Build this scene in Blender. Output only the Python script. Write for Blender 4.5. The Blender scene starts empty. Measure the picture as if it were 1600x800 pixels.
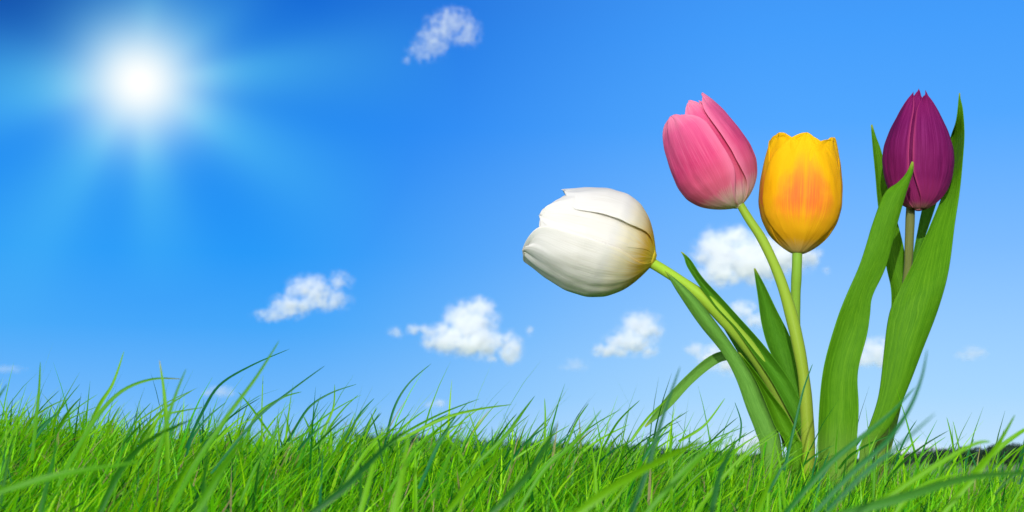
import bpy, math, random
import numpy as np
from mathutils import Vector, Matrix
random.seed(7)
rng = np.random.default_rng(7)
R = math.radians
S = bpy.context.scene
COL = S.collection

# ------------------------------------------------------------------ camera
EYE = 0.20
FPX = 1600 * 50.0 / 36.0
PITCH = math.atan(315 / FPX)
cam = bpy.data.cameras.new('camera')
cam.lens = 50; cam.sensor_width = 36; cam.clip_start = 0.01; cam.clip_end = 9000
cam.dof.use_dof = True; cam.dof.focus_distance = 1.10; cam.dof.aperture_fstop = 20
camo = bpy.data.objects.new('camera', cam); COL.objects.link(camo)
camo.location = (0, 0, EYE); camo.rotation_euler = (R(90) + PITCH, 0, 0)
S.camera = camo
CP, SP = math.cos(PITCH), math.sin(PITCH)

def ray(px, py):
    cx, cy = (px - 800) / FPX, (400 - py) / FPX
    return Vector((cx, CP - cy * SP, SP + cy * CP))

def P(px, py, d):
    """world point at forward distance d that this pixel of the 1600x800 photograph looks at"""
    r = ray(px, py); r *= d / r.y
    return Vector((r.x, r.y, r.z + EYE))

# ------------------------------------------------------------------ light
S.view_settings.view_transform = 'Standard'; S.view_settings.look = 'None'
S.view_settings.exposure = 0.35; S.view_settings.gamma = 1.0
S.view_settings.use_curve_mapping = False
S.cycles.max_bounces = 12; S.cycles.transmission_bounces = 6; S.cycles.transparent_max_bounces = 12
S.cycles.volume_bounces = 10; S.cycles.volume_max_steps = 256
S.cycles.use_denoising = True

SUN_EL, SUN_AZ = 15.0, -168.0      # azimuth measured from +Y towards +X
sd = Vector((math.sin(R(SUN_AZ)) * math.cos(R(SUN_EL)), math.cos(R(SUN_AZ)) * math.cos(R(SUN_EL)), math.sin(R(SUN_EL))))
sun = bpy.data.lights.new('sun', 'SUN'); sun.energy = 3.0; sun.angle = R(0.53); sun.color = (1, .96, .9)
suno = bpy.data.objects.new('sun', sun); COL.objects.link(suno)
suno.rotation_euler = sd.to_track_quat('Z', 'Y').to_euler(); suno.location = (0, 0, 5)

class NT:
    def __init__(s, nt): s.nt = nt
    def n(s, t, **kw):
        nd = s.nt.nodes.new(t)
        for k, v in kw.items():
            if k.startswith('in_'):
                key = k[3:]; key = int(key) if key.isdigit() else key
                s.put(nd.inputs[key], v)
            else: setattr(nd, k, v)
        return nd
    def put(s, sock, v):
        if isinstance(v, bpy.types.NodeSocket): s.nt.links.new(v, sock)
        else: sock.default_value = v
    def m(s, op, a, b=0.0, c=None, clamp=False):
        nd = s.nt.nodes.new('ShaderNodeMath'); nd.operation = op; nd.use_clamp = clamp
        s.put(nd.inputs[0], a); s.put(nd.inputs[1], b)
        if c is not None: s.put(nd.inputs[2], c)
        return nd.outputs[0]
    def v(s, op, a, b=(0, 0, 0), out=0):
        nd = s.nt.nodes.new('ShaderNodeVectorMath'); nd.operation = op
        s.put(nd.inputs[0], a); s.put(nd.inputs[1], b)
        return nd.outputs[out]
    def ramp(s, f, stops, interp='LINEAR'):
        nd = s.nt.nodes.new('ShaderNodeValToRGB'); nd.color_ramp.interpolation = interp
        cr = nd.color_ramp
        while len(cr.elements) < len(stops): cr.elements.new(0.5)
        for e, (p, c) in zip(cr.elements, stops):
            e.position = p; e.color = (*c, 1) if len(c) == 3 else c
        s.put(nd.inputs[0], f); return nd.outputs[0]
    def mix(s, f, a, b, mode='MIX', clamp=False):
        nd = s.nt.nodes.new('ShaderNodeMix'); nd.data_type = 'RGBA'; nd.blend_type = mode; nd.clamp_result = clamp
        s.put(nd.inputs[0], f); s.put(nd.inputs[6], a); s.put(nd.inputs[7], b); return nd.outputs[2]
    def maprange(s, v, a, b, c=0.0, d=1.0, interp='SMOOTHSTEP'):
        nd = s.nt.nodes.new('ShaderNodeMapRange'); nd.interpolation_type = interp
        for i, x in enumerate((v, a, b, c, d)): s.put(nd.inputs[i], x)
        return nd.outputs[0]

def lin(r, g, b):
    f = lambda c: (c / 255) / 12.92 if c <= 10 else ((c / 255 + .055) / 1.055) ** 2.4
    return (f(r), f(g), f(b))

w = bpy.data.worlds.new('World'); S.world = w; w.use_nodes = True
w.node_tree.nodes.clear(); T = NT(w.node_tree)
sky = T.n('ShaderNodeTexSky', sky_type='NISHITA', sun_disc=False, sun_elevation=R(SUN_EL),
          sun_rotation=R(SUN_AZ), air_density=1.0, dust_density=0.4, ozone_density=3.0)
dirn = T.v('NORMALIZE', T.n('ShaderNodeTexCoord').outputs['Generated'])
sx = T.n('ShaderNodeSeparateXYZ', in_0=dirn)
el = sx.outputs[2]
# polarised clear-sky colour by height; the scene below 20 degrees is what the picture shows
rampR = T.ramp(el, [(0.0, lin(195, 228, 255)), (.042, lin(167, 215, 255)), (.14, lin(124, 187, 255)), (.228, lin(80, 167, 255)), (.29, lin(66, 157, 252)), (.45, lin(36, 120, 225)), (.8, lin(80, 130, 205))])
rampL = T.ramp(el, [(0.0, lin(150, 205, 252)), (.04, lin(108, 183, 252)), (.09, lin(64, 165, 250)), (.14, lin(30, 151, 248)), (.228, lin(0, 125, 239)), (.31, lin(0, 100, 212)), (.8, lin(60, 115, 190))])
side = T.maprange(sx.outputs[0], -0.19, 0.20)
base = T.mix(side, rampL, rampR)
base = T.mix(T.m('MULTIPLY', T.maprange(sx.outputs[0], -.18, -.34), T.maprange(el, .22, .31)), base, (*lin(0, 72, 168), 1))
SUNPX = (218, 128)
gd = ray(*SUNPX).normalized()
gx = Vector((gd.y, -gd.x, 0)).normalized(); gy = gx.cross(gd)
gy = -gy if gy.z < 0 else gy
cosang = T.v('DOT_PRODUCT', dirn, tuple(gd), out=1)
ang = T.m('ARCCOSINE', T.m('MINIMUM', cosang, 1.0))
a = T.v('DOT_PRODUCT', dirn, tuple(gx), out=1); b = T.v('DOT_PRODUCT', dirn, tuple(gy), out=1)
phi = T.m('ARCTAN2', b, a)      # 0 = right, pi/2 = up
front = T.m('GREATER_THAN', cosang, 0.5)
halo = T.m('MULTIPLY', T.m('EXPONENT', T.m('MULTIPLY', T.m('POWER', T.m('DIVIDE', ang, 0.043), 2.2), -1.0)), 1.0)
halo2 = T.m('MULTIPLY', T.m('EXPONENT', T.m('MULTIPLY', T.m('POWER', T.m('DIVIDE', ang, 0.058), 1.8), -1.0)), 0.34)
halo = T.m('SUBTRACT', T.m('ADD', halo, halo2), T.m('MULTIPLY', halo, halo2))
rays = None                      # soft shafts of light through thin high haze around the sun
for dg, wd, ln, st in ((10, 6, .22, .30), (-26, 7, .19, .34), (-80, 6, .15, .42), (-121, 8, .22, .36),
                       (188, 8, .20, .60), (46, 9, .13, .22), (84, 8, .10, .18)):
    d0 = T.m('SUBTRACT', phi, R(dg))
    dd = T.m('SUBTRACT', 1.0, T.m('COSINE', d0))
    lobe = T.m('EXPONENT', T.m('DIVIDE', dd, -(R(wd) ** 2) / 2 * 5.0))
    fall = T.m('MULTIPLY', T.maprange(ang, 0.01, 0.05), T.maprange(ang, 0.03, ln, 1.0, 0.0, 'LINEAR'))
    t = T.m('MULTIPLY', T.m('MULTIPLY', lobe, fall), st)
    rays = t if rays is None else T.m('ADD', rays, t)
rn_ = T.n('ShaderNodeTexNoise', in_Vector=T.v('NORMALIZE', T.n('ShaderNodeCombineXYZ', in_0=a, in_1=b).outputs[0]), in_Scale=1.6, in_Detail=1.0).outputs[0]
rays = T.m('MULTIPLY', rays, T.maprange(rn_, .3, .7, .9, 1.7))
glow = T.m('MULTIPLY', T.m('SUBTRACT', T.m('ADD', halo, rays), T.m('MULTIPLY', halo, rays)), front)
core = T.m('EXPONENT', T.m('MULTIPLY', T.m('POWER', T.m('DIVIDE', ang, 0.036), 1.8), -1.0))
gcol = T.mix(core, (*lin(96, 212, 246), 1), (1.05, 1.05, 1.02, 1))
base = T.mix(T.m('MINIMUM', glow, 1.0), base, gcol)
nat = T.mix(1.0, sky.outputs[0], (0.18, 0.18, 0.18, 1), 'MULTIPLY')
final = T.mix(T.maprange(el, .33, .6, 0.015, .75), base, nat)
# broad fill glow added behind the camera to brighten the tulips' undersides
fill_glow = T.m('POWER', T.m('MAXIMUM', T.v('DOT_PRODUCT', dirn, tuple((sd - Vector((0, 0, .16))).normalized()), out=1), 0.0), 2.5)
final = T.mix(1.0, final, T.mix(fill_glow, (0, 0, 0, 1), (3.5, 3.45, 3.3, 1)), 'ADD')
final = T.mix(T.maprange(el, -.04, -.002, 1.0, 0.0), final, (.05, .09, .03, 1))
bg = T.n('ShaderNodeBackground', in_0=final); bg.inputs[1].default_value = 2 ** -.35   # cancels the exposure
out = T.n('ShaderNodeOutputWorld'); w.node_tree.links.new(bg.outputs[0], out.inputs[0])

# ------------------------------------------------------------------ helpers
def tag(o, label=None, cat=None, group=None, kind=None):
    if label: o['label'] = label
    if cat: o['category'] = cat
    if group: o['group'] = group
    if kind: o['kind'] = kind
    return o

def mat(name):
    m = bpy.data.materials.new(name); m.use_nodes = True; m.node_tree.nodes.clear()
    return m, NT(m.node_tree)

def mesh_np(name, V, F, m, parent=None, smooth=True, col=None, uv=None):
    """V (n,3), F (m,4) arrays -> one linked mesh object"""
    me = bpy.data.meshes.new(name)
    V = np.asarray(V, dtype=np.float32); F = np.asarray(F, dtype=np.int32)
    me.vertices.add(len(V)); me.vertices.foreach_set('co', V.ravel())
    me.loops.add(F.size); me.loops.foreach_set('vertex_index', F.ravel())
    me.polygons.add(len(F)); me.polygons.foreach_set('loop_start', np.arange(0, F.size, F.shape[1], dtype=np.int32))
    me.polygons.foreach_set('loop_total', np.full(len(F), F.shape[1], dtype=np.int32))
    if smooth: me.polygons.foreach_set('use_smooth', np.ones(len(F), dtype=bool))
    if uv is not None:
        u = me.uv_layers.new(name='UVMap'); u.data.foreach_set('uv', np.asarray(uv, np.float32)[F.ravel()].ravel())
    if col is not None:
        c = me.color_attributes.new('Col', 'FLOAT_COLOR', 'POINT'); c.data.foreach_set('color', np.asarray(col, np.float32).ravel())
    me.update(calc_edges=True); me.validate()
    if m: me.materials.append(m)
    o = bpy.data.objects.new(name, me); COL.objects.link(o)
    if parent: o.parent = parent
    return o

def grid_faces(nr, nc, off=0, wrap=False):
    F = []
    for i in range(nr - 1):
        for j in range(nc if wrap else nc - 1):
            k = (j + 1) % nc
            F.append((off + i * nc + j, off + i * nc + k, off + (i + 1) * nc + k, off + (i + 1) * nc + j))
    return F

def cr(pts, n):
    """Catmull-Rom resample rows of numbers to n rows"""
    p = np.array(pts, float); k = len(p); out = []
    for t in np.linspace(0, k - 1, n):
        i = min(int(t), k - 2); f = t - i
        p0, p1, p2, p3 = p[max(i - 1, 0)], p[i], p[i + 1], p[min(i + 2, k - 1)]
        out.append(.5 * ((2 * p1) + (p2 - p0) * f + (2 * p0 - 5 * p1 + 4 * p2 - p3) * f * f + (3 * p1 - p0 - 3 * p2 + p3) * f ** 3))
    return np.array(out)

# ------------------------------------------------------------------ ground
HG = 0.062
def sstep(t): t = np.clip(t, 0, 1); return t * t * (3 - 2 * t)
def ground(x, y):
    x = np.asarray(x, float); y = np.asarray(y, float)
    crest = EYE - HG - .0115 + 0.0515 * np.clip((.45 - x) / .9, -.05, 1.25)
    near = EYE - HG - 0.052
    t = sstep((y - .45) / .85)
    z = near + (crest - near) * t
    z = z - sstep((y - 1.45) / 4.0) * .25 - sstep((y - 5) / 80) * 1.2
    z = z + .004 * np.sin(x * 9 + 1.3) * np.sin(y * 7 + .4)
    return z

gm, T = mat('soil_under_grass')
tc = T.n('ShaderNodeTexCoord').outputs['Object']
n1 = T.n('ShaderNodeTexNoise', in_Vector=tc, in_Scale=60.0, in_Detail=6.0).outputs[0]
n2 = T.n('ShaderNodeTexNoise', in_Vector=tc, in_Scale=.6, in_Detail=4.0).outputs[0]
yy = T.n('ShaderNodeSeparateXYZ', in_0=tc).outputs[1]
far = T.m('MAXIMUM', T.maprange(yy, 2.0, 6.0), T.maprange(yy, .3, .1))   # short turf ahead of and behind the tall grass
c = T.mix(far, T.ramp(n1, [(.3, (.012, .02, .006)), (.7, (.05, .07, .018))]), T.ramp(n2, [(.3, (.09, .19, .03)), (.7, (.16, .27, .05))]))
pb = T.n('ShaderNodeBsdfPrincipled', in_0=c, in_Roughness=.95)
T.put(pb.inputs['Normal'], T.n('ShaderNodeBump', in_Height=n1, in_Strength=.6, in_Distance=.01).outputs[0])
T.put(T.n('ShaderNodeOutputMaterial').inputs[0], pb.outputs[0])
ys = np.concatenate([np.linspace(-2, .3, 8), np.linspace(.4, 2, 40), np.geomspace(2.15, 4000, 46)])
xs0 = np.concatenate([-np.geomspace(3000, 1.1, 26), np.linspace(-1, 1, 41), np.geomspace(1.1, 3000, 26)])
X, Y = np.meshgrid(xs0, ys)
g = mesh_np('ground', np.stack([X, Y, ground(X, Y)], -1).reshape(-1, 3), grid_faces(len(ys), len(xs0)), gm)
tag(g, 'gently rising earth bank beneath the green grass', 'ground', kind='structure')

# ------------------------------------------------------------------ foliage material
def leafy(name, colour_from, trans=.45, rough=.45, tint=(1, 1, 1), vein=None, spec=.12):
    m, T = mat(name)
    c = colour_from(T)
    df = T.n('ShaderNodeBsdfPrincipled', in_0=c, in_Roughness=rough)
    df.inputs['IOR'].default_value = 1.45 if spec > .2 else 1.3
    df.inputs['Specular IOR Level'].default_value = spec
    tr = T.n('ShaderNodeBsdfTranslucent', in_0=T.mix(1.0, c, (*tint, 1), 'MULTIPLY'))
    if vein is not None:
        nrm = vein(T); T.put(df.inputs['Normal'], nrm)
    ms = T.n('ShaderNodeMixShader', in_0=trans, in_1=df.outputs[0], in_2=tr.outputs[0])
    T.put(T.n('ShaderNodeOutputMaterial').inputs[0], ms.outputs[0])
    return m

grass_m = leafy('grass_blade', lambda T: T.n('ShaderNodeVertexColor', layer_name='Col').outputs[0], trans=.58, rough=.42, tint=(1.35, 1.3, .4), spec=.3)

# ------------------------------------------------------------------ grass
class Blades:
    def __init__(s): s.V = []; s.F = []; s.C = []; s.n = 0
    def batch(s, x, y, h, wd, az, bend, tw, col, seg=6, power=2.4):
        """vectorised blades: root (x,y), height h, width wd, lean azimuth az, bend, twist, colour (n,3)"""
        n = len(x); t = np.linspace(0, 1, seg + 1)[None, :]
        z0 = ground(x, y) - .003
        ph = bend[:, None] * t ** 0.9           # angle from vertical grows along the blade
        ds = h[:, None] / seg
        hor = np.concatenate([np.zeros((n, 1)), np.cumsum(np.sin(ph[:, :-1]) * ds, 1)], 1)
        ver = np.concatenate([np.zeros((n, 1)), np.cumsum(np.cos(ph[:, :-1]) * ds, 1)], 1)
        cx = x[:, None] + np.cos(az)[:, None] * hor; cy = y[:, None] + np.sin(az)[:, None] * hor
        cz = z0[:, None] + ver
        wv = wd[:, None] * np.clip(1 - t ** power * 1.0, .04, 1) * (.65 + .35 * np.minimum(1, t * 4)) / 2
        ta = az[:, None] + np.pi / 2 + tw[:, None] * (t - .2)
        dx = np.cos(ta) * wv; dy = np.sin(ta) * wv
        L = np.stack([cx - dx, cy - dy, cz], -1); Rr = np.stack([cx + dx, cy + dy, cz], -1)
        V = np.stack([L, Rr], 2).reshape(-1, 3)
        b = (np.arange(n) * (seg + 1) * 2)[:, None] + (np.arange(seg) * 2)[None, :] + s.n
        F = np.stack([b, b + 1, b + 3, b + 2], -1).reshape(-1, 4)
        c = np.repeat(col[:, None, :], (seg + 1), 1)
        C = np.concatenate([c, np.ones((n, seg + 1, 1))], -1)
        C = np.repeat(C[:, :, None, :], 2, 2).reshape(-1, 4)
        s.V.append(V); s.F.append(F); s.C.append(C); s.n += len(V)
    def hero(s, pts, wpx, d, col, tipcol=None, n=22, fold=.25):
        """one long blade through image points (px,py) at distance d (a number or root/tip pair)"""
        d0, d1 = d if isinstance(d, tuple) else (d, d)
        q = cr([(*p, ) for p in pts], n); V = []; C = []
        for i, (px, py) in enumerate(q):
            t = i / (n - 1); dd = d0 + (d1 - d0) * t
            c = P(px, py, dd)
            j, k = max(i - 1, 0), min(i + 1, n - 1)
            tx, ty = q[k][0] - q[j][0], q[k][1] - q[j][1]; L = math.hypot(tx, ty) or 1
            nx, ny = -ty / L, tx / L
            ww = wpx / 2 * min(1, (1 - t) ** .62 * 1.15 + .02) * (.75 + .25 * min(1, t * 3))
            tilt = .5 * math.sin(t * 1.6 + s.n)
            a = P(px + nx * ww, py + ny * ww, dd + ww / FPX * dd * tilt * 2)
            b = P(px - nx * ww, py - ny * ww, dd - ww / FPX * dd * tilt * 2)
            c = c + Vector((0, ww / FPX * dd * 2 * fold, 0))
            V += [tuple(a), tuple(c), tuple(b)]
            f = max(0, (t - .8) / .2) if tipcol else 0
            cc = [col[z] * (1 - f) + (tipcol[z] if tipcol else 0) * f for z in range(3)]
            C += [(*cc, 1), (*[z * 1.12 for z in cc], 1), (*cc, 1)]
        s.V.append(np.array(V)); s.F.append(np.array(grid_faces(n, 3, s.n))); s.C.append(np.array(C)); s.n += len(V)

def gcols(n, dry=.045):
    base = np.array([[.15, .49, .004], [.23, .58, .004], [.065, .34, .005], [.34, .66, .006], [.014, .14, .010]])
    pr = np.array([.30, .28, .18, .14, .10])
    c = base[rng.choice(len(base), n, p=pr)] * rng.uniform(.7, 1.25, (n, 1))
    k = rng.random(n) < dry
    c[k] = np.array([.42, .36, .16]) * rng.uniform(.6, 1.2, (k.sum(), 1))
    return c

B = Blades()
def patch(n, y0, y1, hm, hs, wm, marg=.12, seg=6, lean=(.15, .9), yp=1.0):
    y = y0 + (y1 - y0) * rng.random(n) ** yp
    hw = .37 * y + marg
    x = rng.uniform(-1, 1, n) * hw
    clump = np.sin(x * 31 + y * 17) * np.sin(y * 43 - x * 13) * .5 + np.sin(x * 11 - y * 9) * .5
    h = np.clip(rng.normal(hm, hs, n), .02, .16) * (1 + .16 * clump)
    az = rng.normal(.1, .75, n); k = rng.random(n) < .22; az[k] = rng.uniform(0, 6.28, k.sum())
    bend = rng.uniform(*lean, n) + (rng.random(n) < .15) * rng.uniform(.3, 1.3, n)
    B.batch(x, y, h, rng.normal(wm, wm * .25, n).clip(.0007, .005), az, bend, rng.normal(0, 1.1, n), gcols(n), seg)
patch(30000, .45, 1.45, .055, .013, .0019, lean=(.3, 1.4))     # dense sward
patch(18000, .52, 1.45, .064, .012, .0026, lean=(.6, 1.7))    # upper layer, leaning with the wind
patch(12000, .50, 1.4, .060, .015, .0028, lean=(1.0, 2.2))    # low crossing blades
patch(9000, 1.4, 4.5, .062, .014, .0030, marg=.3)
patch(500, .85, 1.5, .088, .014, .0022, lean=(.4, 1.1))        # taller blades that cut the skyline
patch(130, .9, 1.4, .115, .014, .0023, lean=(.35, 1.1))

n_ = 3600                                                      # thick tuft growing round the feet of the tulips
y_ = rng.uniform(.86, 1.20, n_); x_ = rng.uniform(.15, .32, n_)
B.batch(x_, y_, rng.normal(.062, .011, n_).clip(.03, .09), rng.normal(.0024, .0005, n_).clip(.001, .004), rng.normal(.1, .9, n_), rng.uniform(.2, 1.2, n_), rng.normal(0, 1, n_), gcols(n_), 6)

Gm, Gl, Gd, Gb = (.09, .31, .005), (.16, .41, .005), (.03, .17, .010), (.02, .17, .05)
heroes = [
 ([(262, 812), (300, 735), (352, 655), (400, 590), (437, 531)], 15, .62, Gm, None),
 ([(290, 700), (318, 640), (345, 600), (395, 570), (453, 545)], 6, (.9, 1.0), Gb, None),
 ([(50, 720), (56, 660), (61, 610), (63, 565)], 8, .8, Gm, None),
 ([(120, 720), (152, 640), (176, 600), (194, 548)], 9, .78, Gl, None),
 ([(90, 760), (140, 668), (185, 615), (235, 593), (284, 592)], 9, .75, Gm, (.3, .25, .1)),
 ([(262, 740), (260, 660), (256, 610), (249, 562)], 10, .70, Gl, (.5, .4, .25)),
 ([(240, 740), (262, 655), (277, 610), (291, 576)], 8, .60, Gm, None),
 ([(-20, 650), (-5, 625), (11, 600)], 7, .62, Gb, None),
 ([(330, 740), (400, 655), (455, 610), (508, 571)], 6, .85, Gb, None),
 ([(450, 690), (480, 640), (515, 615), (558, 600)], 5, 1.0, Gb, None),
 ([(380, 700), (400, 650), (440, 622), (472, 612)], 6, .9, Gm, None),
 ([(600, 700), (615, 640), (638, 600), (674, 568)], 5, 1.0, Gb, None),
 ([(500, 680), (520, 640), (523, 600)], 5, 1.0, Gl, None),
 ([(410, 700), (409, 650), (411, 585)], 4, 1.0, Gl, None),
 ([(620, 690), (690, 655), (745, 640), (800, 632)], 7, .85, Gl, None),
 ([(750, 720), (800, 668), (820, 640), (836, 618)], 5, .95, Gb, None),
 ([(730, 740), (790, 680), (812, 650), (833, 622)], 8, .8, Gm, None),
 ([(850, 720), (852, 660), (851, 622)], 5, 1.0, Gl, None),
 ([(880, 710), (900, 660), (920, 630)], 5, 1.0, Gm, None),
 ([(985, 805), (1012, 730), (1036, 650), (1063, 572)], 15, .52, (.02, .14, .045), None),
 ([(985, 690), (1015, 650), (1045, 622)], 6, 1.0, Gl, None),
 ([(1060, 690), (1100, 665), (1133, 622)], 6, .95, Gl, None),
 ([(1155, 690), (1158, 660), (1148, 628)], 4, 1.0, Gb, None),
 ([(1225, 735), (1238, 680), (1255, 610), (1270, 568)], 6, .95, Gb, None),
 ([(1307, 740), (1306, 705), (1309, 668)], 5, .95, Gm, None),
 ([(1220, 810), (1290, 730), (1350, 680), (1392, 645), (1431, 604)], 16, .56, (.03, .19, .03), None),
 ([(1260, 815), (1330, 740), (1385, 690), (1420, 640), (1440, 590), (1449, 545)], 15, .47, (.03, .19, .05), None),
 ([(1290, 800), (1350, 740), (1400, 700), (1462, 645)], 15, .40, (.03, .18, .06), None),
 ([(1465, 812), (1530, 735), (1562, 690), (1586, 648)], 17, .60, Gl, None),
 ([(1520, 740), (1555, 705), (1600, 672), (1640, 655)], 12, .66, Gl, None),
 ([(1280, 815), (1400, 780), (1520, 745), (1640, 738)], 26, .44, (.07, .25, .03), None),
 ([(1350, 800), (1450, 735), (1520, 695), (1548, 690)], 16, .52, Gl, None),
 ([(300, 815), (345, 735), (385, 680)], 22, .42, Gm, None),
 ([(-10, 770), (60, 750), (130, 735), (230, 720)], 20, .45, Gm, None),
 ([(470, 815), (540, 760), (600, 700), (635, 672)], 20, .45, (.02, .13, .02), None),
 ([(610, 815), (625, 760), (640, 672)], 22, .47, Gl, None),
 ([(760, 810), (830, 735), (872, 660)], 18, .48, (.04, .18, .02), None),
 ([(800, 812), (850, 735), (900, 690), (940, 640)], 9, .70, Gm, None),
 ([(890, 812), (960, 760), (1060, 705), (1100, 690)], 24, .45, Gl, None),
 ([(1000, 812), (1060, 745), (1110, 700), (1133, 690)], 18, .48, Gm, None),
 ([(1110, 812), (1125, 740), (1150, 690)], 12, .55, (.03, .16, .03), None),
 ([(430, 690), (395, 640), (372, 612)], 5, .9, Gm, None),
 ([(150, 815), (185, 740), (230, 690), (300, 655)], 13, .60, Gd, None),
 ([(60, 815), (75, 750), (90, 690)], 10, .62, Gd, None),
 ([(320, 812), (318, 760), (326, 700)], 16, .5, Gd, None),
 ([(215, 712), (240, 665), (258, 648), (320, 636)], 7, .8, Gl, None),
 ([(690, 812), (740, 750), (790, 700)], 16, .5, Gl, None),
 ([(560, 812), (580, 740), (590, 690)], 12, .55, Gl, None),
 ([(1180, 812), (1200, 760), (1215, 735)], 10, .6, Gl, None),
 ([(1390, 812), (1440, 760), (1500, 740)], 10, .6, Gl, None),
 ([(940, 705), (965, 660), (1000, 625)], 5, 1.0, Gm, None),
 ([(540, 690), (560, 650), (585, 622)], 5, 1.0, Gb, None),
]
for pts, wpx, d, c_, tc_ in heroes: B.hero(pts, wpx * (.82 if wpx < 14 else .62), d, c_, tc_)
# scattered long blades of middle size, rooted low and leaning right
for _ in range(70):
    px = random.uniform(-40, 1620); base_top = 655 + (px / 1600) * 55
    d = random.uniform(.62, 1.15); H = random.uniform(40, 110)
    y0 = 790 + random.uniform(-30, 30); ln = random.uniform(-.2, 1.1)
    y1 = max(base_top - random.uniform(-30, 38), y0 - H - 40)
    dx = (y0 - y1) * ln
    c_ = random.choice([Gm, Gl, Gd, Gl, Gm, Gb]); f = random.uniform(.8, 1.2)
    B.hero([(px, y0), (px + dx * .30, y0 + (y1 - y0) * .36), (px + dx * .62, y0 + (y1 - y0) * .70), (px + dx * random.uniform(1, 1.12), y1)], random.uniform(3.5, 6.5) * .85 / d, d, tuple(z * f for z in c_), None, n=12)
for _ in range(190):                                          # blades that break the skyline, most leaning right
    px = random.uniform(-30, 1640); sky_y = 660 + np.clip(px / 1300, 0, 1) * 55
    d = random.uniform(.85, 1.25); up = random.choice([10, 18, 28, 40, 55]) * random.uniform(.7, 1.2); ln = random.gauss(.75, .55)
    y0 = sky_y + random.uniform(15, 45); y1 = sky_y - up; dx = (y0 - y1) * ln
    c_ = random.choice([Gm, Gl, Gd, Gl, Gm, Gb]); f = random.uniform(.8, 1.2); bow = random.uniform(.0, .28)
    B.hero([(px, y0), (px + dx * (.33 - bow * .6), y0 + (y1 - y0) * .36), (px + dx * (.68 - bow * .5), y0 + (y1 - y0) * .72), (px + dx, y1)], random.uniform(2.6, 5.0), d, tuple(z * f for z in c_), None, n=12)
gr = mesh_np('grass', np.concatenate(B.V), np.concatenate(B.F), grass_m, col=np.concatenate(B.C))
tag(gr, 'bright green wind-leaned grass filling the whole foreground', 'grass', kind='stuff')

# ------------------------------------------------------------------ tulip materials
def uvn(T, sx_=1.0, sy=1.0):
    uv = T.n('ShaderNodeUVMap', uv_map='UVMap').outputs[0]
    mp = T.n('ShaderNodeMapping', in_0=uv); mp.inputs['Scale'].default_value = (sx_, sy, 1)
    return uv, mp.outputs[0]

def petal_vein(T, st=.5, dist=.0007, sc=40):
    _, v = uvn(T, sc, 1.6)
    nz = T.n('ShaderNodeTexNoise', in_Vector=v, in_Scale=1.6, in_Detail=5.0, in_Roughness=.6).outputs[0]
    _, v2 = uvn(T, 2.2, 1.6)
    nb = T.n('ShaderNodeTexNoise', in_Vector=v2, in_Scale=1.3, in_Detail=2.0).outputs[0]
    b1 = T.n('ShaderNodeBump', in_Height=nz, in_Strength=st, in_Distance=dist)
    return T.n('ShaderNodeBump', in_Height=nb, in_Strength=.5, in_Distance=.006, in_Normal=b1.outputs[0]).outputs[0]

def petal_colour(kind):
    def f(T):
        uv, st = uvn(T, 30, 1.2)
        s_ = T.n('ShaderNodeSeparateXYZ', in_0=uv); u, v = s_.outputs[0], s_.outputs[1]
        uc = T.m('ABSOLUTE', T.m('SUBTRACT', u, .5))
        nz = T.n('ShaderNodeTexNoise', in_Vector=st, in_Scale=2.0, in_Detail=4.0).outputs[0]
        _, s2 = uvn(T, 5, 3)
        n2 = T.n('ShaderNodeTexNoise', in_Vector=s2, in_Scale=2.0, in_Detail=4.0).outputs[0]
        vv = T.m('ADD', v, T.m('MULTIPLY', T.m('SUBTRACT', nz, .5), .16))
        if kind == 'pink':
            c = T.ramp(vv, [(0.0, (.80, .72, .42)), (.08, (.85, .55, .48)), (.19, (.66, .12, .20)), (.5, (.60, .055, .165)), (.85, (.66, .10, .24)), (1, (.78, .25, .38))])
            c = T.mix(T.maprange(uc, .33, .5, 0, .45), c, (.82, .27, .40, 1))
            return T.mix(T.m('MULTIPLY', T.maprange(nz, .45, .7), .30), c, (.80, .20, .34, 1))
        if kind == 'yellow':
            c = T.ramp(vv, [(0.0, (.85, .62, .22)), (.10, (.84, .46, .012)), (.5, (.86, .47, .006)), (1, (.86, .54, .006))])
            fl = T.m('MULTIPLY', T.maprange(vv, .18, .42), T.maprange(vv, .48, .92, 1.0, 0.0))
            wd_ = T.maprange(v, .35, .9, .44, .10, 'LINEAR')
            fx = T.maprange(T.m('DIVIDE', T.m('ADD', uc, T.m('MULTIPLY', T.m('SUBTRACT', n2, .5), .22)), wd_), .25, 1.0, 1.0, 0.0)
            fl = T.m('MULTIPLY', fl, fx)
            fl = T.m('MULTIPLY', fl, T.maprange(nz, .25, .6, .55, 1.0))
            mid = T.maprange(uc, .0, .035, .55, 1.0)
            return T.mix(T.m('MULTIPLY', T.m('MULTIPLY', fl, mid), .92), c, (.84, .17, .04, 1))
        if kind == 'white':
            c = T.ramp(vv, [(0.0, (.66, .55, .03)), (.10, (.74, .48, .04)), (.22, (.80, .71, .46)), (.38, (.77, .74, .68)), (1, (.77, .75, .71))])
            return T.mix(T.m('MULTIPLY', T.maprange(nz, .5, .72), .22), c, (.58, .52, .40, 1))
        c = T.ramp(vv, [(0.0, (.36, .16, .12)), (.05, (.25, .02, .10)), (.25, (.135, .006, .062)), (.7, (.115, .004, .062)), (1, (.155, .006, .07))])
        c = T.mix(T.m('MULTIPLY', T.maprange(nz, .42, .72), .45), c, (.24, .025, .14, 1))
        return T.mix(T.maprange(uc, .44, .5, 0, .5), c, (.42, .05, .14, 1))
    return f
PM = {k: leafy('petal_' + k, petal_colour(k), trans=t, rough=r, vein=lambda T: petal_vein(T))
      for k, t, r in (('pink', .38, .6), ('yellow', .45, .55), ('white', .50, .65), ('purple', .2, .6))}

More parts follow.
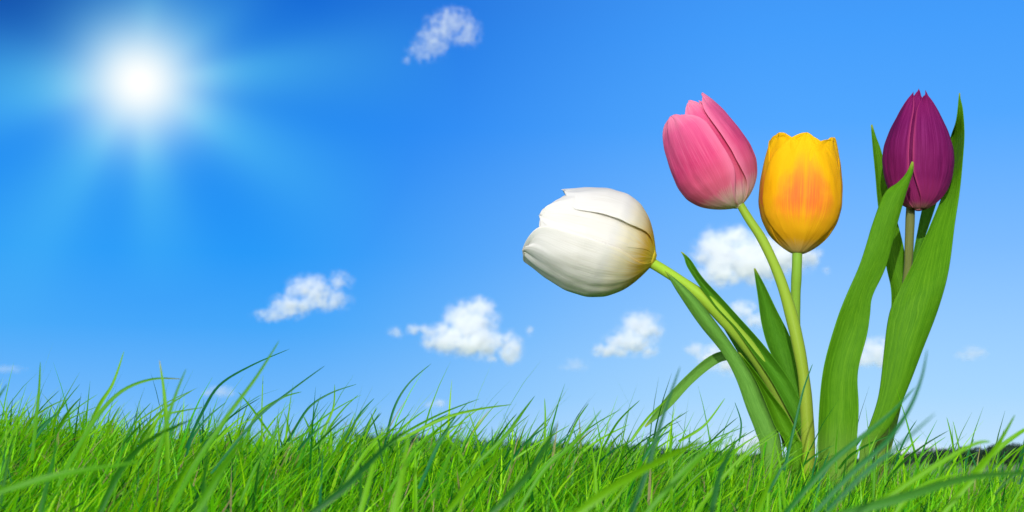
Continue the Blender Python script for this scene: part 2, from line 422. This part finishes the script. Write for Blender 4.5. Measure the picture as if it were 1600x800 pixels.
def leaf_colour(c0, c1, c2):
    def f(T):
        uv, st = uvn(T, 26, .8)
        s_ = T.n('ShaderNodeSeparateXYZ', in_0=uv)
        wp = T.n('ShaderNodeTexNoise', in_Vector=uvn(T, 2, 5)[1], in_Scale=2.0, in_Detail=3.0).outputs[0]
        st = T.v('ADD', st, T.n('ShaderNodeCombineXYZ', in_0=T.m('MULTIPLY', wp, 5.0)).outputs[0])
        nz = T.n('ShaderNodeTexNoise', in_Vector=st, in_Scale=2.0, in_Detail=6.0, in_Roughness=.7).outputs[0]
        _, s2 = uvn(T, 6, 22)
        n2 = T.n('ShaderNodeTexNoise', in_Vector=s2, in_Scale=1.5, in_Detail=6.0, in_Roughness=.7).outputs[0]
        c = T.ramp(T.m('ADD', T.m('MULTIPLY', nz, .75), T.m('MULTIPLY', n2, .25)), [(.30, c0), (.5, c1), (.66, c2)])
        c = T.mix(T.maprange(s_.outputs[1], .92, 1.0, 0, .8), c, (.30, .36, .04, 1))
        return T.mix(T.maprange(s_.outputs[1], .0, .16, .45, 0.0), c, (.26, .34, .09, 1))
    return f
def leaf_vein(T):
    _, v = uvn(T, 46, .6)
    nz = T.n('ShaderNodeTexNoise', in_Vector=v, in_Scale=1.5, in_Detail=3.0).outputs[0]
    _, v2 = uvn(T, 4, 9)
    n2 = T.n('ShaderNodeTexNoise', in_Vector=v2, in_Scale=2, in_Detail=5.0).outputs[0]
    b1 = T.n('ShaderNodeBump', in_Height=nz, in_Strength=.45, in_Distance=.0006)
    return T.n('ShaderNodeBump', in_Height=n2, in_Strength=.3, in_Distance=.002, in_Normal=b1.outputs[0]).outputs[0]
LEAF_A = leafy('tulip_leaf_bright', leaf_colour((.030, .12, .003), (.062, .19, .004), (.11, .26, .008)), trans=.25, rough=.5, vein=leaf_vein)
LEAF_B = leafy('tulip_leaf_deep', leaf_colour((.025, .11, .005), (.055, .19, .008), (.09, .25, .014)), trans=.25, rough=.5, vein=leaf_vein)
LEAF_C = leafy('tulip_leaf_grey', leaf_colour((.05, .15, .015), (.09, .23, .03), (.14, .30, .045)), trans=.22, rough=.45, vein=leaf_vein)
def stem_mat(name, top, bot):
    def f(T):
        uv, st = uvn(T, 8, 3)
        s_ = T.n('ShaderNodeSeparateXYZ', in_0=uv)
        nz = T.n('ShaderNodeTexNoise', in_Vector=st, in_Scale=2, in_Detail=4).outputs[0]
        c = T.mix(T.maprange(s_.outputs[1], .1, .95), (*bot, 1), (*top, 1))
        return T.mix(T.m('MULTIPLY', T.maprange(nz, .4, .75), .25), c, (.22, .28, .04, 1))
    return leafy(name, f, trans=.12, rough=.4)
STEM_W = stem_mat('stem_white', (.26, .42, .03), (.16, .25, .03))
STEM_P = stem_mat('stem_pink', (.20, .31, .025), (.18, .25, .02))
STEM_Y = stem_mat('stem_yellow', (.17, .32, .03), (.16, .26, .03))
STEM_U = stem_mat('stem_purple', (.12, .13, .04), (.10, .16, .02))

# ------------------------------------------------------------------ tulip builders
def solid(o, th, off=0):
    m = o.modifiers.new('thickness', 'SOLIDIFY'); m.thickness = th; m.offset = off
    s = o.modifiers.new('smooth', 'SUBSURF'); s.levels = 1; s.render_levels = 1
    return o

def leaf(parent, rows, d, m, bulge=.5, nr=44, nc=11, label=None, wave=.0, seed=0, twistb=None):
    """rows of (xl,yl,xr,yr[,dl,dr]) edge pairs in photo pixels, root first; d = distance; the blade is a real curved trough"""
    rr = [(*r[:4], r[4] if len(r) > 4 else 0, r[5] if len(r) > 5 else 0) for r in rows]
    q = cr(rr, nr); V = []; UV = []
    for i, (xl, yl, xr, yr, dl, dr) in enumerate(q):
        t = i / (nr - 1)
        a = P(xl, yl, d + dl); b = P(xr, yr, d + dr); wd = (b - a).length
        for j in range(nc):
            s = j / (nc - 1); k = 4 * s * (1 - s)
            bg_ = bulge if twistb is None else bulge + (twistb - bulge) * sstep((t - .25) / .5)
            p = a.lerp(b, s); p = p + Vector((0, wd * bg_ * k * .55, 0))
            p.y += wave * math.sin(t * 9 + seed + s * 2.5) * (2 * s - 1) * wd
            V.append(tuple(p)); UV.append((s, t))
    o = mesh_np('leaf', V, grid_faces(nr, nc), m, parent, uv=UV)
    if label: o['label'] = label
    return solid(o, .0007)

def stem(parent, pts, m, n=40, k=14):
    """pts: (px,py,d,width_px) root first"""
    q = cr(pts, n); V = []; UV = []
    C = [P(a, b, c) for a, b, c, _ in q]
    for i in range(n):
        tg = (C[min(i + 1, n - 1)] - C[max(i - 1, 0)]).normalized()
        side_ = tg.cross(Vector((0, 1, 0))).normalized(); up = side_.cross(tg)
        r = q[i][3] / 2 / FPX * q[i][2] * (1 + .035 * math.sin(i * .55 + q[0][0]) + .02 * math.sin(i * 1.3))
        for j in range(k):
            a = 2 * math.pi * j / k
            V.append(tuple(C[i] + side_ * r * math.cos(a) + up * r * math.sin(a))); UV.append((j / k, i / (n - 1)))
    F = grid_faces(n, k, wrap=True)
    F.append(tuple([(n - 1) * k + z for z in (0, 4, 7, 11)]))
    return mesh_np('stem', V, F, m, parent, uv=UV)

def flower(parent, base, tip, d, width_px, kind, petals, prof, roll=0.0, lean_y=0.0):
    """cup of overlapping petals. petals: dicts th (deg, 0 = facing the camera, + = right of the flower), w, rs, l, tip..."""
    A = P(*base, d); Bp = P(*tip, d) + Vector((0, lean_y, 0))
    ax = Bp - A; L = ax.length; ax.normalize()
    fr = Vector((0, -1, 0)); fr = (fr - ax * fr.dot(ax)).normalized()
    rt = ax.cross(fr); rt = -rt if rt.dot(Vector((1, 0, 0))) < 0 and abs(rt.x) > .3 else rt
    if abs(rt.x) <= .3 and rt.z < 0: rt = -rt
    Rm = width_px / 2 / FPX * d
    pv, pr = zip(*prof)
    fine = np.linspace(0, 1, 201); raw = np.interp(fine, pv, pr)
    ker = np.hanning(23)[1:-1]; ker /= ker.sum()
    padl = 2 * raw[0] - raw[1:11][::-1]; padr = 2 * raw[-1] - raw[-11:-1][::-1]
    sm = np.convolve(np.concatenate([padl, raw, padr]), ker, 'same')[10:-10]
    bl = np.clip(fine / .06, 0, 1); sm = sm * bl + raw * (1 - bl)
    prs = lambda v: float(np.interp(v, fine, sm))
    # receptacle with pistil and anthers: the body that carries the petals
    V = []; UV = []; K = 16
    rings = [(-.012, .085), (.0, .13), (.02, .20), (.035, .16), (.05, .07), (.28, .06), (.31, .085), (.335, .03)]
    for z, r in rings:
        for j in range(K):
            a_ = 2 * math.pi * j / K
            V.append(tuple(A + ax * z * L + (rt * math.cos(a_) + fr * math.sin(a_)) * r * Rm)); UV.append((j / K, 0.02))
    head = mesh_np('flower_head', V, grid_faces(len(rings), K, wrap=True), PM[kind], parent, uv=UV)
    for pi_, p in enumerate(petals):
        rn = random.Random(p.get('seed', pi_ * 7 + 3))
        nr, nc = 46, 29
        W = R(p.get('w', 62)); th = R(p['th']); ln = p.get('l', 1.0); rs = p.get('rs', 1.0)
        open_ = p.get('open', 0.0); pt = p.get('point', .5); tw_ = p.get('twist', 0.0)
        ph = [rn.uniform(0, 6.28) for _ in range(6)]
        V = []; UV = []
        for i in range(nr):
            v = 1 - (1 - i / (nr - 1)) ** 1.4
            vv = v
            # petal outline: widens fast from the claw, rounds to the tip
            q_ = p.get('cut', .60)
            wv = (.55 + .45 * math.sin(min(1, vv / .35) * math.pi / 2)) if vv < q_ \
                else (max(0.0, 1 - ((vv - q_) / (1 - q_)) ** (2.6 - 1.2 * pt))) ** (.42 + .5 * pt)
            for j in range(nc):
                u = -1 + 2 * j / (nc - 1)
                a_ = th + u * W * wv + tw_ * v
                # edges sit slightly higher-radius or lower for overlap; midrib groove
                r = prs(vv) * rs
                r *= 1 + p.get('edge', .03) * abs(u) ** 3 - .018 * math.exp(-(u / .10) ** 2) * min(1, v * 4)
                r *= 1 + .016 * math.sin(u * 5 + ph[0] + v * 3) * v + .012 * math.sin(u * 11 + ph[1] + v * 6) * v
                r += open_ * v ** 3
                z = vv * ln * (1 - p.get('drop', .03) * abs(u) ** 2.0 * v ** 2)
                z += v ** 6 * (.012 * math.sin(u * 9 + ph[2]) + .010 * math.sin(u * 21 + ph[3]) + .006 * math.sin(u * 37 + ph[4]))
                flat = p.get('flat', .94)
                V.append(tuple(A + ax * z * L + (rt * math.sin(a_) + fr * math.cos(a_) * flat) * max(r, .02) * Rm))
                UV.append(((u + 1) / 2, v))
        o = mesh_np('petal', V, grid_faces(nr, nc), PM[kind], head, uv=UV)
        if p.get('label'): o['label'] = p['label']
        solid(o, .0007)
    return head

def root_empty(name, px, d, label, group='tulips standing in the grass'):
    x = P(px, 715, d).x
    e = bpy.data.objects.new(name, None); COL.objects.link(e); e.empty_display_size = .02
    tag(e, label, 'tulip', group)
    return e
DT = 1.10
def below(px, d):
    """pixel row just under the soil at this column and distance"""
    x = P(px, 715, d).x; z = float(ground(x, d)) - .006
    e = (z - EYE) / d; a = math.atan(e) - PITCH
    return 400 - math.tan(a) * FPX

# ---- white tulip, nodding left
tw = root_empty('tulip', 1250, DT, 'white tulip drooping sideways to the left, golden at its base')
bz = below(1255, DT)
stem(tw, [(1262, bz, 1.10, 27), (1254, 716, 1.10, 27), (1244, 686, 1.10, 27), (1223, 629, 1.098, 26), (1201, 585, 1.096, 25), (1174, 546, 1.094, 25), (1144, 511, 1.092, 24),
          (1109, 474, 1.09, 22), (1079, 450, 1.09, 19), (1045, 427, 1.09, 17), (1012, 407, 1.09, 17)], STEM_W)
F_ = [(1192, below(1192, 1.08), 1226, below(1226, 1.08)), (1188, 712, 1222, 706), (1181, 677, 1211, 664), (1166, 638, 1193, 625), (1149, 590, 1175, 581), (1127, 550, 1152, 550), (1092, 507, 1131, 520), (1061, 461, 1098, 477), (1049, 441, 1072, 450), (1039, 423, 1041, 425)]
leaf(tw, F_, 1.075, LEAF_C, bulge=-.6, label='grey-green leaf on the left of the stem')
G_ = [(1262, below(1262, 1.09), 1274, below(1274, 1.09)), (1257, 712, 1269, 712), (1249, 677, 1264, 677), (1227, 634, 1256, 638), (1205, 594, 1240, 603), (1175, 550, 1223, 577), (1144, 507, 1192, 537), (1118, 480, 1157, 498), (1094, 448, 1127, 465), (1074, 417, 1098, 434), (1069, 402, 1080, 407), (1064, 393, 1066, 394)]
leaf(tw, G_, 1.082, LEAF_B, bulge=.55)
K_ = [(1225, 700, 1245, 690), (1205, 640, 1222, 630), (1180, 590, 1200, 580), (1160, 562, 1176, 555), (1138, 525, 1152, 520), (1116, 488, 1120, 488)]
leaf(tw, K_, 1.115, LEAF_B, bulge=.5)
J_ = [(1236, below(1236, 1.085), 1262, below(1262, 1.085)), (1231, 712, 1256, 712), (1210, 664, 1248, 686), (1190, 614, 1232, 651), (1176, 585, 1206, 616), (1163, 565, 1184, 585), (1154, 550, 1156, 551)]
leaf(tw, J_, 1.068, LEAF_A, bulge=.5, label='short light green leaf low in the cluster')
I_ = [(1200, 660, 1216, 650, .02, .02), (1178, 612, 1194, 603, .02, .02), (1158, 572, 1170, 560, .01, .01), (1136, 563, 1136, 548), (1112, 574, 1106, 558), (1080, 601, 1071, 588), (1052, 632, 1043, 618), (1032, 650, 1026, 640), (1008, 668, 1007, 666)]
leaf(tw, I_, 1.12, LEAF_C, bulge=.4, label='narrow leaf bent over to the left')
flower(tw, (1022, 405), (840, 348), 1.09, 174, 'white', [
    dict(th=176, w=62, rs=.92, l=.86, seed=1), dict(th=-120, w=62, rs=.9, l=.95, seed=2), dict(th=122, w=62, rs=.92, l=.86, seed=3, cut=.7),
    dict(th=38, w=44, rs=.88, l=.90, seed=14, point=.1, cut=.7),
    dict(th=4, w=48, rs=.94, l=.99, seed=4, point=.0, drop=.03, cut=.70, edge=.0),
    dict(th=-62, w=54, rs=1.0, l=1.03, seed=5, open=.04, drop=.0, edge=.035, point=.0, cut=.84),
    dict(th=80, w=60, rs=1.0, l=.88, seed=9, open=.05, drop=.03, edge=.02, point=.0, cut=.80)],
    [(0, .10), (.03, .24), (.08, .45), (.16, .69), (.28, .90), (.42, 1.0), (.6, .99), (.8, .86), (1, .66)])

# ---- pink tulip
tp = root_empty('tulip', 1266, DT, 'pink tulip leaning left on a long pale stem, touching the yellow one')
stem(tp, [(1266, below(1268, 1.07), 1.07, 22), (1263, 712, 1.07, 22), (1261, 651, 1.07, 20), (1256, 590, 1.07, 19), (1246, 533, 1.072, 20), (1233, 480, 1.076, 19), (1216, 428, 1.082, 17), (1192, 376, 1.09, 15), (1170, 342, 1.094, 14), (1152, 312, 1.096, 14)], STEM_P)
flower(tp, (1154, 322), (1071, 176), 1.096, 128, 'pink', [
    dict(th=180, w=62, rs=.90, l=1.02, seed=1), dict(th=-125, w=60, rs=.9, l=1.0, seed=2), dict(th=115, w=62, rs=.93, l=1.04, seed=3),
    dict(th=12, w=40, rs=.88, l=1.05, seed=4, point=.2, cut=.7),
    dict(th=68, w=50, rs=1.0, l=1.07, seed=5, point=.0, edge=.03, cut=.76),
    dict(th=-46, w=56, rs=1.05, l=1.0, seed=6, point=.0, edge=.03, drop=.02, cut=.74)],
    [(0, .12), (.03, .34), (.08, .56), (.16, .78), (.28, .95), (.42, 1.0), (.6, .95), (.8, .84), (.92, .72), (1, .60)])

# ---- yellow tulip
ty = root_empty('tulip', 1250, DT, 'yellow tulip with an orange flame, upright between the pink and the purple')
stem(ty, [(1254, below(1254, 1.14), 1.14, 20), (1251, 700, 1.14, 20), (1247, 620, 1.14, 19), (1243, 540, 1.135, 17), (1243, 470, 1.13, 16), (1245, 420, 1.125, 16), (1246, 384, 1.125, 17)], STEM_Y)
H_ = [(1240, below(1240, 1.12), 1266, below(1266, 1.12)), (1240, 712, 1263, 712), (1238, 650, 1258, 650), (1232, 610, 1254, 620), (1212, 568, 1250, 590), (1198, 537, 1244, 555), (1189, 502, 1232, 520), (1184, 463, 1214, 485), (1180, 435, 1195, 446), (1178, 419, 1180, 419)]
leaf(ty, H_, 1.12, LEAF_B, bulge=.5, label='broad pointed leaf beside the stem')
flower(ty, (1246, 396), (1254, 220), 1.125, 134, 'yellow', [
    dict(th=180, w=62, rs=.92, l=1.02, seed=1, point=.1, open=.05), dict(th=-118, w=58, rs=.95, l=1.02, seed=2, point=.1, open=.06), dict(th=118, w=60, rs=.97, l=1.02, seed=3, point=.1, open=.06),
    dict(th=-60, w=60, rs=.95, l=1.02, seed=4, point=.0, open=.05, cut=.78), dict(th=60, w=60, rs=.97, l=1.01, seed=5, point=.0, open=.06, cut=.78),
    dict(th=-4, w=64, rs=1.03, l=1.0, seed=6, point=.45, edge=-.01, drop=.0, cut=.66)],
    [(0, .14), (.03, .30), (.08, .50), (.16, .72), (.28, .91), (.42, 1.0), (.6, .98), (.8, .88), (1, .72)])

# ---- purple tulip
tu = root_empty('tulip', 1345, DT, 'deep purple tulip with closed pointed bud between tall broad leaves')
stem(tu, [(1372, below(1372, 1.12), 1.12, 20), (1376, 690, 1.12, 19), (1392, 600, 1.12, 18), (1408, 510, 1.12, 16), (1418, 430, 1.118, 14), (1421, 370, 1.114, 14), (1423, 316, 1.11, 15)], STEM_U)
A_ = [(1280, below(1280, 1.04), 1338, below(1338, 1.04)), (1277, 718, 1337, 718), (1280, 638, 1342, 640), (1288, 571, 1341, 582), (1307, 503, 1356, 525), (1322, 462, 1361, 490), (1341, 418, 1364, 462), (1353, 380, 1384, 418), (1362, 350, 1400, 356), (1381, 302, 1412, 313), (1402, 286, 1421, 285), (1416, 271, 1427, 267), (1425, 252, 1427, 253)]
leaf(tu, A_, 1.045, LEAF_A, bulge=.5, twistb=-.55, wave=.10, seed=2, label='twisting leaf with a yellowed tip, left of the bud')
B_ = [(1366, 715, 1390, 715), (1374, 650, 1405, 650), (1386, 560, 1424, 560), (1393, 465, 1425, 465), (1385, 418, 1418, 424), (1378, 370, 1411, 380), (1371, 314, 1394, 314), (1368, 277, 1388, 280), (1364, 235, 1377, 235), (1362, 210, 1369, 214), (1361, 195, 1363, 194)]
leaf(tu, B_, 1.145, LEAF_A, bulge=.5, label='narrow leaf standing behind the bud')
C_ = [(1343, below(1343, 1.07), 1360, below(1360, 1.07)), (1341, 715, 1361, 714), (1356, 669, 1392, 665), (1372, 620, 1418, 608), (1380, 559, 1442, 546), (1387, 503, 1466, 486), (1398, 467, 1484, 424), (1424, 418, 1494, 350, .0, .02), (1451, 358, 1501, 300, .02, .03), (1474, 300, 1505, 250, .04, .03), (1481, 256, 1507, 215, .05, .03), (1484, 218, 1506, 190, .05, .03), (1494, 192, 1504, 168, .03, .03), (1498, 155, 1501, 155, .03, .03), (1499, 145, 1500, 145, .03, .03)]
leaf(tu, C_, 1.07, LEAF_A, bulge=-.3, twistb=.55, wave=.05, seed=1, label='tall broad leaf rising past the right of the bud')
E_ = [(1418, 440, 1428, 430), (1424, 412, 1434, 405), (1432, 370, 1447, 366), (1441, 325, 1461, 325), (1452, 285, 1472, 285), (1468, 250, 1474, 250)]
leaf(tu, E_, 1.15, LEAF_B, bulge=.4)
flower(tu, (1435, 327), (1438, 146), 1.10, 104, 'purple', [
    dict(th=180, w=66, rs=.92, l=1.0, seed=1, point=.8), dict(th=-115, w=62, rs=.95, l=1.0, seed=2, point=.8), dict(th=118, w=62, rs=.95, l=1.02, seed=3, point=.9),
    dict(th=-30, w=44, rs=.84, l=1.02, seed=4, point=.2, cut=.7),
    dict(th=-78, w=48, rs=1.08, l=.99, seed=5, point=.0, edge=.05, cut=.78),
    dict(th=28, w=54, rs=1.02, l=.98, seed=6, point=.0, edge=.03, cut=.78), dict(th=88, w=40, rs=.96, l=.95, seed=8, point=.1, cut=.75)],
    [(0, .20), (.03, .42), (.08, .62), (.16, .80), (.28, .94), (.42, 1.0), (.55, .96), (.7, .80), (.85, .56), (.94, .38), (1, .22)])

# ------------------------------------------------------------------ far woods
def tree_mat():
    def f(T):
        tcn = T.n('ShaderNodeTexCoord').outputs['Object']
        nz = T.n('ShaderNodeTexNoise', in_Vector=tcn, in_Scale=.5, in_Detail=5).outputs[0]
        return T.ramp(nz, [(.3, (.012, .032, .02)), (.7, (.03, .06, .032))])
    return leafy('far_foliage', f, trans=.15, rough=.7)
TM = tree_mat()
bark, T = mat('bark')
pb = T.n('ShaderNodeBsdfPrincipled', in_Roughness=.9); pb.inputs[0].default_value = (.06, .045, .03, 1)
T.put(T.n('ShaderNodeOutputMaterial').inputs[0], pb.outputs[0])
def crown_cloud(V, F, cx, cy, z0, z1, rad, n, leaf_s):
    for _ in range(n):
        while True:
            p = np.array([random.uniform(-1, 1) for _ in range(3)])
            if .3 < np.linalg.norm(p) < 1: break
        lump = 1 + .18 * math.sin(p[0] * 7 + cx) * math.sin(p[2] * 6 + cy)
        c = np.array([cx, cy, (z0 + z1) / 2]) + p * np.array([rad, rad, (z1 - z0) / 2]) * lump
        a = np.array([random.gauss(0, 1) for _ in range(3)]); a /= np.linalg.norm(a)
        b = np.cross(a, [random.gauss(0, 1) for _ in range(3)]); b /= np.linalg.norm(b)
        s = leaf_s * random.uniform(.6, 1.3); k = len(V)
        V += [tuple(c - a * s), tuple(c - b * s * .7), tuple(c + a * s), tuple(c + b * s * .7)]
        F.append((k, k + 1, k + 2, k + 3))
def tube(V, F, x, y, z0, z1, r0, r1, k=8):
    off = len(V)
    for z, r in ((z0, r0), (z1, r1)):
        for j in range(k):
            a_ = 2 * math.pi * j / k; V.append((x + r * math.cos(a_), y + r * math.sin(a_), z))
    F += grid_faces(2, k, off, True)
V, F = [], []
DW = 260.0
tops = [(600, 664), (670, 668), (760, 676), (950, 684), (1080, 690), (1200, 702), (1330, 706), (1400, 709), (1430, 704), (1460, 698), (1480, 696), (1510, 698), (1530, 700), (1620, 702)]
px = 560
while px < 1560:
    ytop = float(np.interp(px, *zip(*tops))) + (9 if px < 1380 else 0) + random.uniform(-1.5, 5)
    d = DW + random.uniform(-12, 12); tp_ = P(px, ytop, d); gz = float(ground(tp_.x, d))
    rad = random.uniform(.9, 1.7)
    tube(V, F, tp_.x, d, gz, tp_.z - 1.0, .18, .08)
    crown_cloud(V, F, tp_.x, d, gz + .3, tp_.z, rad, 260, .28)
    px += random.uniform(6, 12)
far_w = mesh_np('woods', V, F, TM, smooth=False)
tag(far_w, 'dark line of distant woods on the horizon behind the grass', 'woods', kind='stuff')
# the rounded tree at the end of the wood
d = 235.0; tp_ = P(1574, 694, d); gz = float(ground(tp_.x, d))
te = bpy.data.objects.new('broadleaf_tree', None); COL.objects.link(te); te.location = (0, 0, 0)
tag(te, 'rounded dark distant tree standing at the right end of the woods', 'tree')
V, F = [], []; crown_cloud(V, F, tp_.x, d, gz + .4, tp_.z, 4.2, 5200, .22)
mesh_np('crown', V, F, TM, te, smooth=False)
V, F = [], []; tube(V, F, tp_.x, d, gz, gz + 1.6, .3, .2, 12)
mesh_np('trunk', V, F, bark, te)

# ------------------------------------------------------------------ clouds (lit volumes far away)
def cloud(label, blobs, dens=1.0, nscale=.035, amp=1.0, dist=1500.0, seed=0.0):
    """blobs: (px,py,rx,ry[,weight]) of the puffs in the photograph's pixels"""
    x0 = min(b[0] - b[2] * 1.2 for b in blobs) - 4; x1 = max(b[0] + b[2] * 1.2 for b in blobs) + 4
    y0 = min(b[1] - b[3] * 1.2 for b in blobs) - 4; y1 = max(b[1] + b[3] * 1.2 for b in blobs) + 4
    cx, cy = (x0 + x1) / 2, (y0 + y1) / 2
    sc = dist / FPX; dz = max(b[3] + b[2] for b in blobs) / 2 * 1.1 + 2
    hx, hy = (x1 - x0) / 2, (y1 - y0) / 2
    V = [(sx_ * hx, sy_ * dz, sz * hy) for sz in (-1, 1) for sy_ in (-1, 1) for sx_ in (-1, 1)]
    F = [(0, 2, 3, 1), (4, 5, 7, 6), (0, 1, 5, 4), (2, 6, 7, 3), (0, 4, 6, 2), (1, 3, 7, 5)]
    m, T = mat('cloud_vapour')
    tcn = T.n('ShaderNodeTexCoord').outputs['Object']
    off = T.v('ADD', tcn, (seed * 37.0, seed * 11.0, seed * 5.0))
    nz = T.n('ShaderNodeTexNoise', in_Vector=off, in_Scale=nscale * 1.35, in_Detail=8.0, in_Roughness=.7).outputs[0]
    acc = None
    for bb in blobs:
        bx, by, rx, ry = bb[0], bb[1], bb[2] * 1.2, bb[3] * 1.2; wt = bb[4] if len(bb) > 4 else 1.0
        q = T.v('SUBTRACT', tcn, (bx - cx, 0, cy - by))
        q = T.v('DIVIDE', q, (rx, (rx + ry) / 2, ry))
        f = T.m('MULTIPLY', T.m('SUBTRACT', 1.0, T.v('LENGTH', q, out=1)), wt)
        acc = f if acc is None else T.m('SMOOTH_MAX', acc, f, .12)
    acc = T.m('MAXIMUM', acc, 0.0)
    inside = T.maprange(acc, 0.0, .4)
    f = T.m('ADD', acc, T.m('MULTIPLY', T.m('SUBTRACT', nz, .535), 3.8 * amp))
    f = T.m('MULTIPLY', T.maprange(f, 0.0, 1.3, 0.0, 1.5), inside)
    dn = T.m('MULTIPLY', f, .12 * dens / (sc / .675))
    pv = T.n('ShaderNodeVolumePrincipled'); pv.inputs['Color'].default_value = (.96, .96, .96, 1)
    pv.inputs['Anisotropy'].default_value = 0.0
    T.put(pv.inputs['Density'], dn)
    T.put(T.n('ShaderNodeOutputMaterial').inputs['Volume'], pv.outputs[0])
    m.cycles.volume_step_rate = .25
    o = mesh_np('cloud', V, F, m, smooth=False)
    o.scale = (sc,) * 3
    o.location = P(cx, cy, dist)
    tag(o, label, 'cloud', 'small fair weather clouds')
    return o
cloud('wispy arched cloud high in the sky, near the top of the photo', [(676, 66, 32, 34), (690, 42, 36, 30), (708, 32, 36, 28), (732, 48, 26, 32), (705, 52, 40, 22, .9), (660, 82, 30, 24, .8), (635, 96, 16, 12, .6)], .30, .06, 1.15, seed=1)
cloud('flat-bottomed white cloud on the left, above the tall grass blade', [(485, 455, 45, 30), (530, 440, 26, 22, .8), (455, 478, 40, 24), (425, 492, 34, 14, .9), (505, 468, 50, 24, .8)], .7, .05, 1.0, seed=2)
cloud('bright peaked cumulus left of centre with a trailing wisp', [(735, 505, 48, 42), (752, 482, 26, 22), (700, 528, 48, 28), (742, 535, 60, 28), (797, 545, 24, 30), (650, 515, 34, 12, .7), (618, 520, 16, 14, .6), (828, 518, 10, 12, .6), (768, 560, 20, 10, .7)], 1.1, .045, .8, seed=3)
cloud('white cloud below the white tulip', [(1002, 512, 40, 30), (985, 535, 46, 24), (955, 548, 38, 14), (1010, 548, 24, 14, .8)], .9, .05, .9, seed=4)
cloud('large bright cumulus behind the stems of the pink and yellow tulips', [(1125, 395, 48, 44), (1150, 372, 30, 24), (1175, 405, 62, 46), (1125, 425, 44, 28), (1225, 400, 56, 36), (1265, 400, 26, 22, .8), (1292, 422, 12, 10, .7)], 1.1, .04, .75, seed=5)
cloud('small cloud glimpsed between the leaning leaves of the left tulips', [(1160, 485, 26, 20), (1178, 500, 24, 16)], .8, .06, .9, seed=6)
cloud('cloud between the two tall leaves of the purple tulip', [(1368, 550, 32, 28), (1345, 560, 28, 18), (1385, 560, 26, 22)], 1.0, .05, .7, seed=7)
cloud('cloud behind the bent leaf of the white tulip', [(1115, 558, 34, 24), (1085, 545, 20, 14, .8), (1140, 570, 34, 20), (1170, 555, 26, 20)], .9, .05, .9, seed=8)
cloud('small isolated wisp of cloud at the far right, level with the leaf bases', [(1520, 552, 26, 14), (1505, 556, 18, 10)], .35, .07, .9, seed=9)
cloud('faint small cloud low over the grass near the tall left blade', [(345, 612, 30, 12), (325, 614, 16, 8)], .3, .07, .9, seed=10)
cloud('tiny cloud low over the grass left of centre', [(684, 630, 20, 8), (676, 632, 16, 6)], .5, .08, .8, seed=11)
cloud('faint wisp under the cloud below the white tulip', [(900, 570, 26, 14, .9), (885, 574, 16, 9)], .22, .07, 1.0, seed=12)
cloud('low white cloud just above the distant woods', [(1440, 700, 34, 14), (1410, 708, 30, 12), (1475, 706, 22, 10)], .8, .06, .7, seed=13)
cloud('pale streak of cloud at the left edge of the photo', [(12, 577, 34, 8)], .22, .07, .8, seed=14)
cloud('puff of cloud rising over the grass at the foot of the leaves', [(1180, 690, 40, 20), (1150, 700, 30, 12)], .7, .06, .8, seed=15)
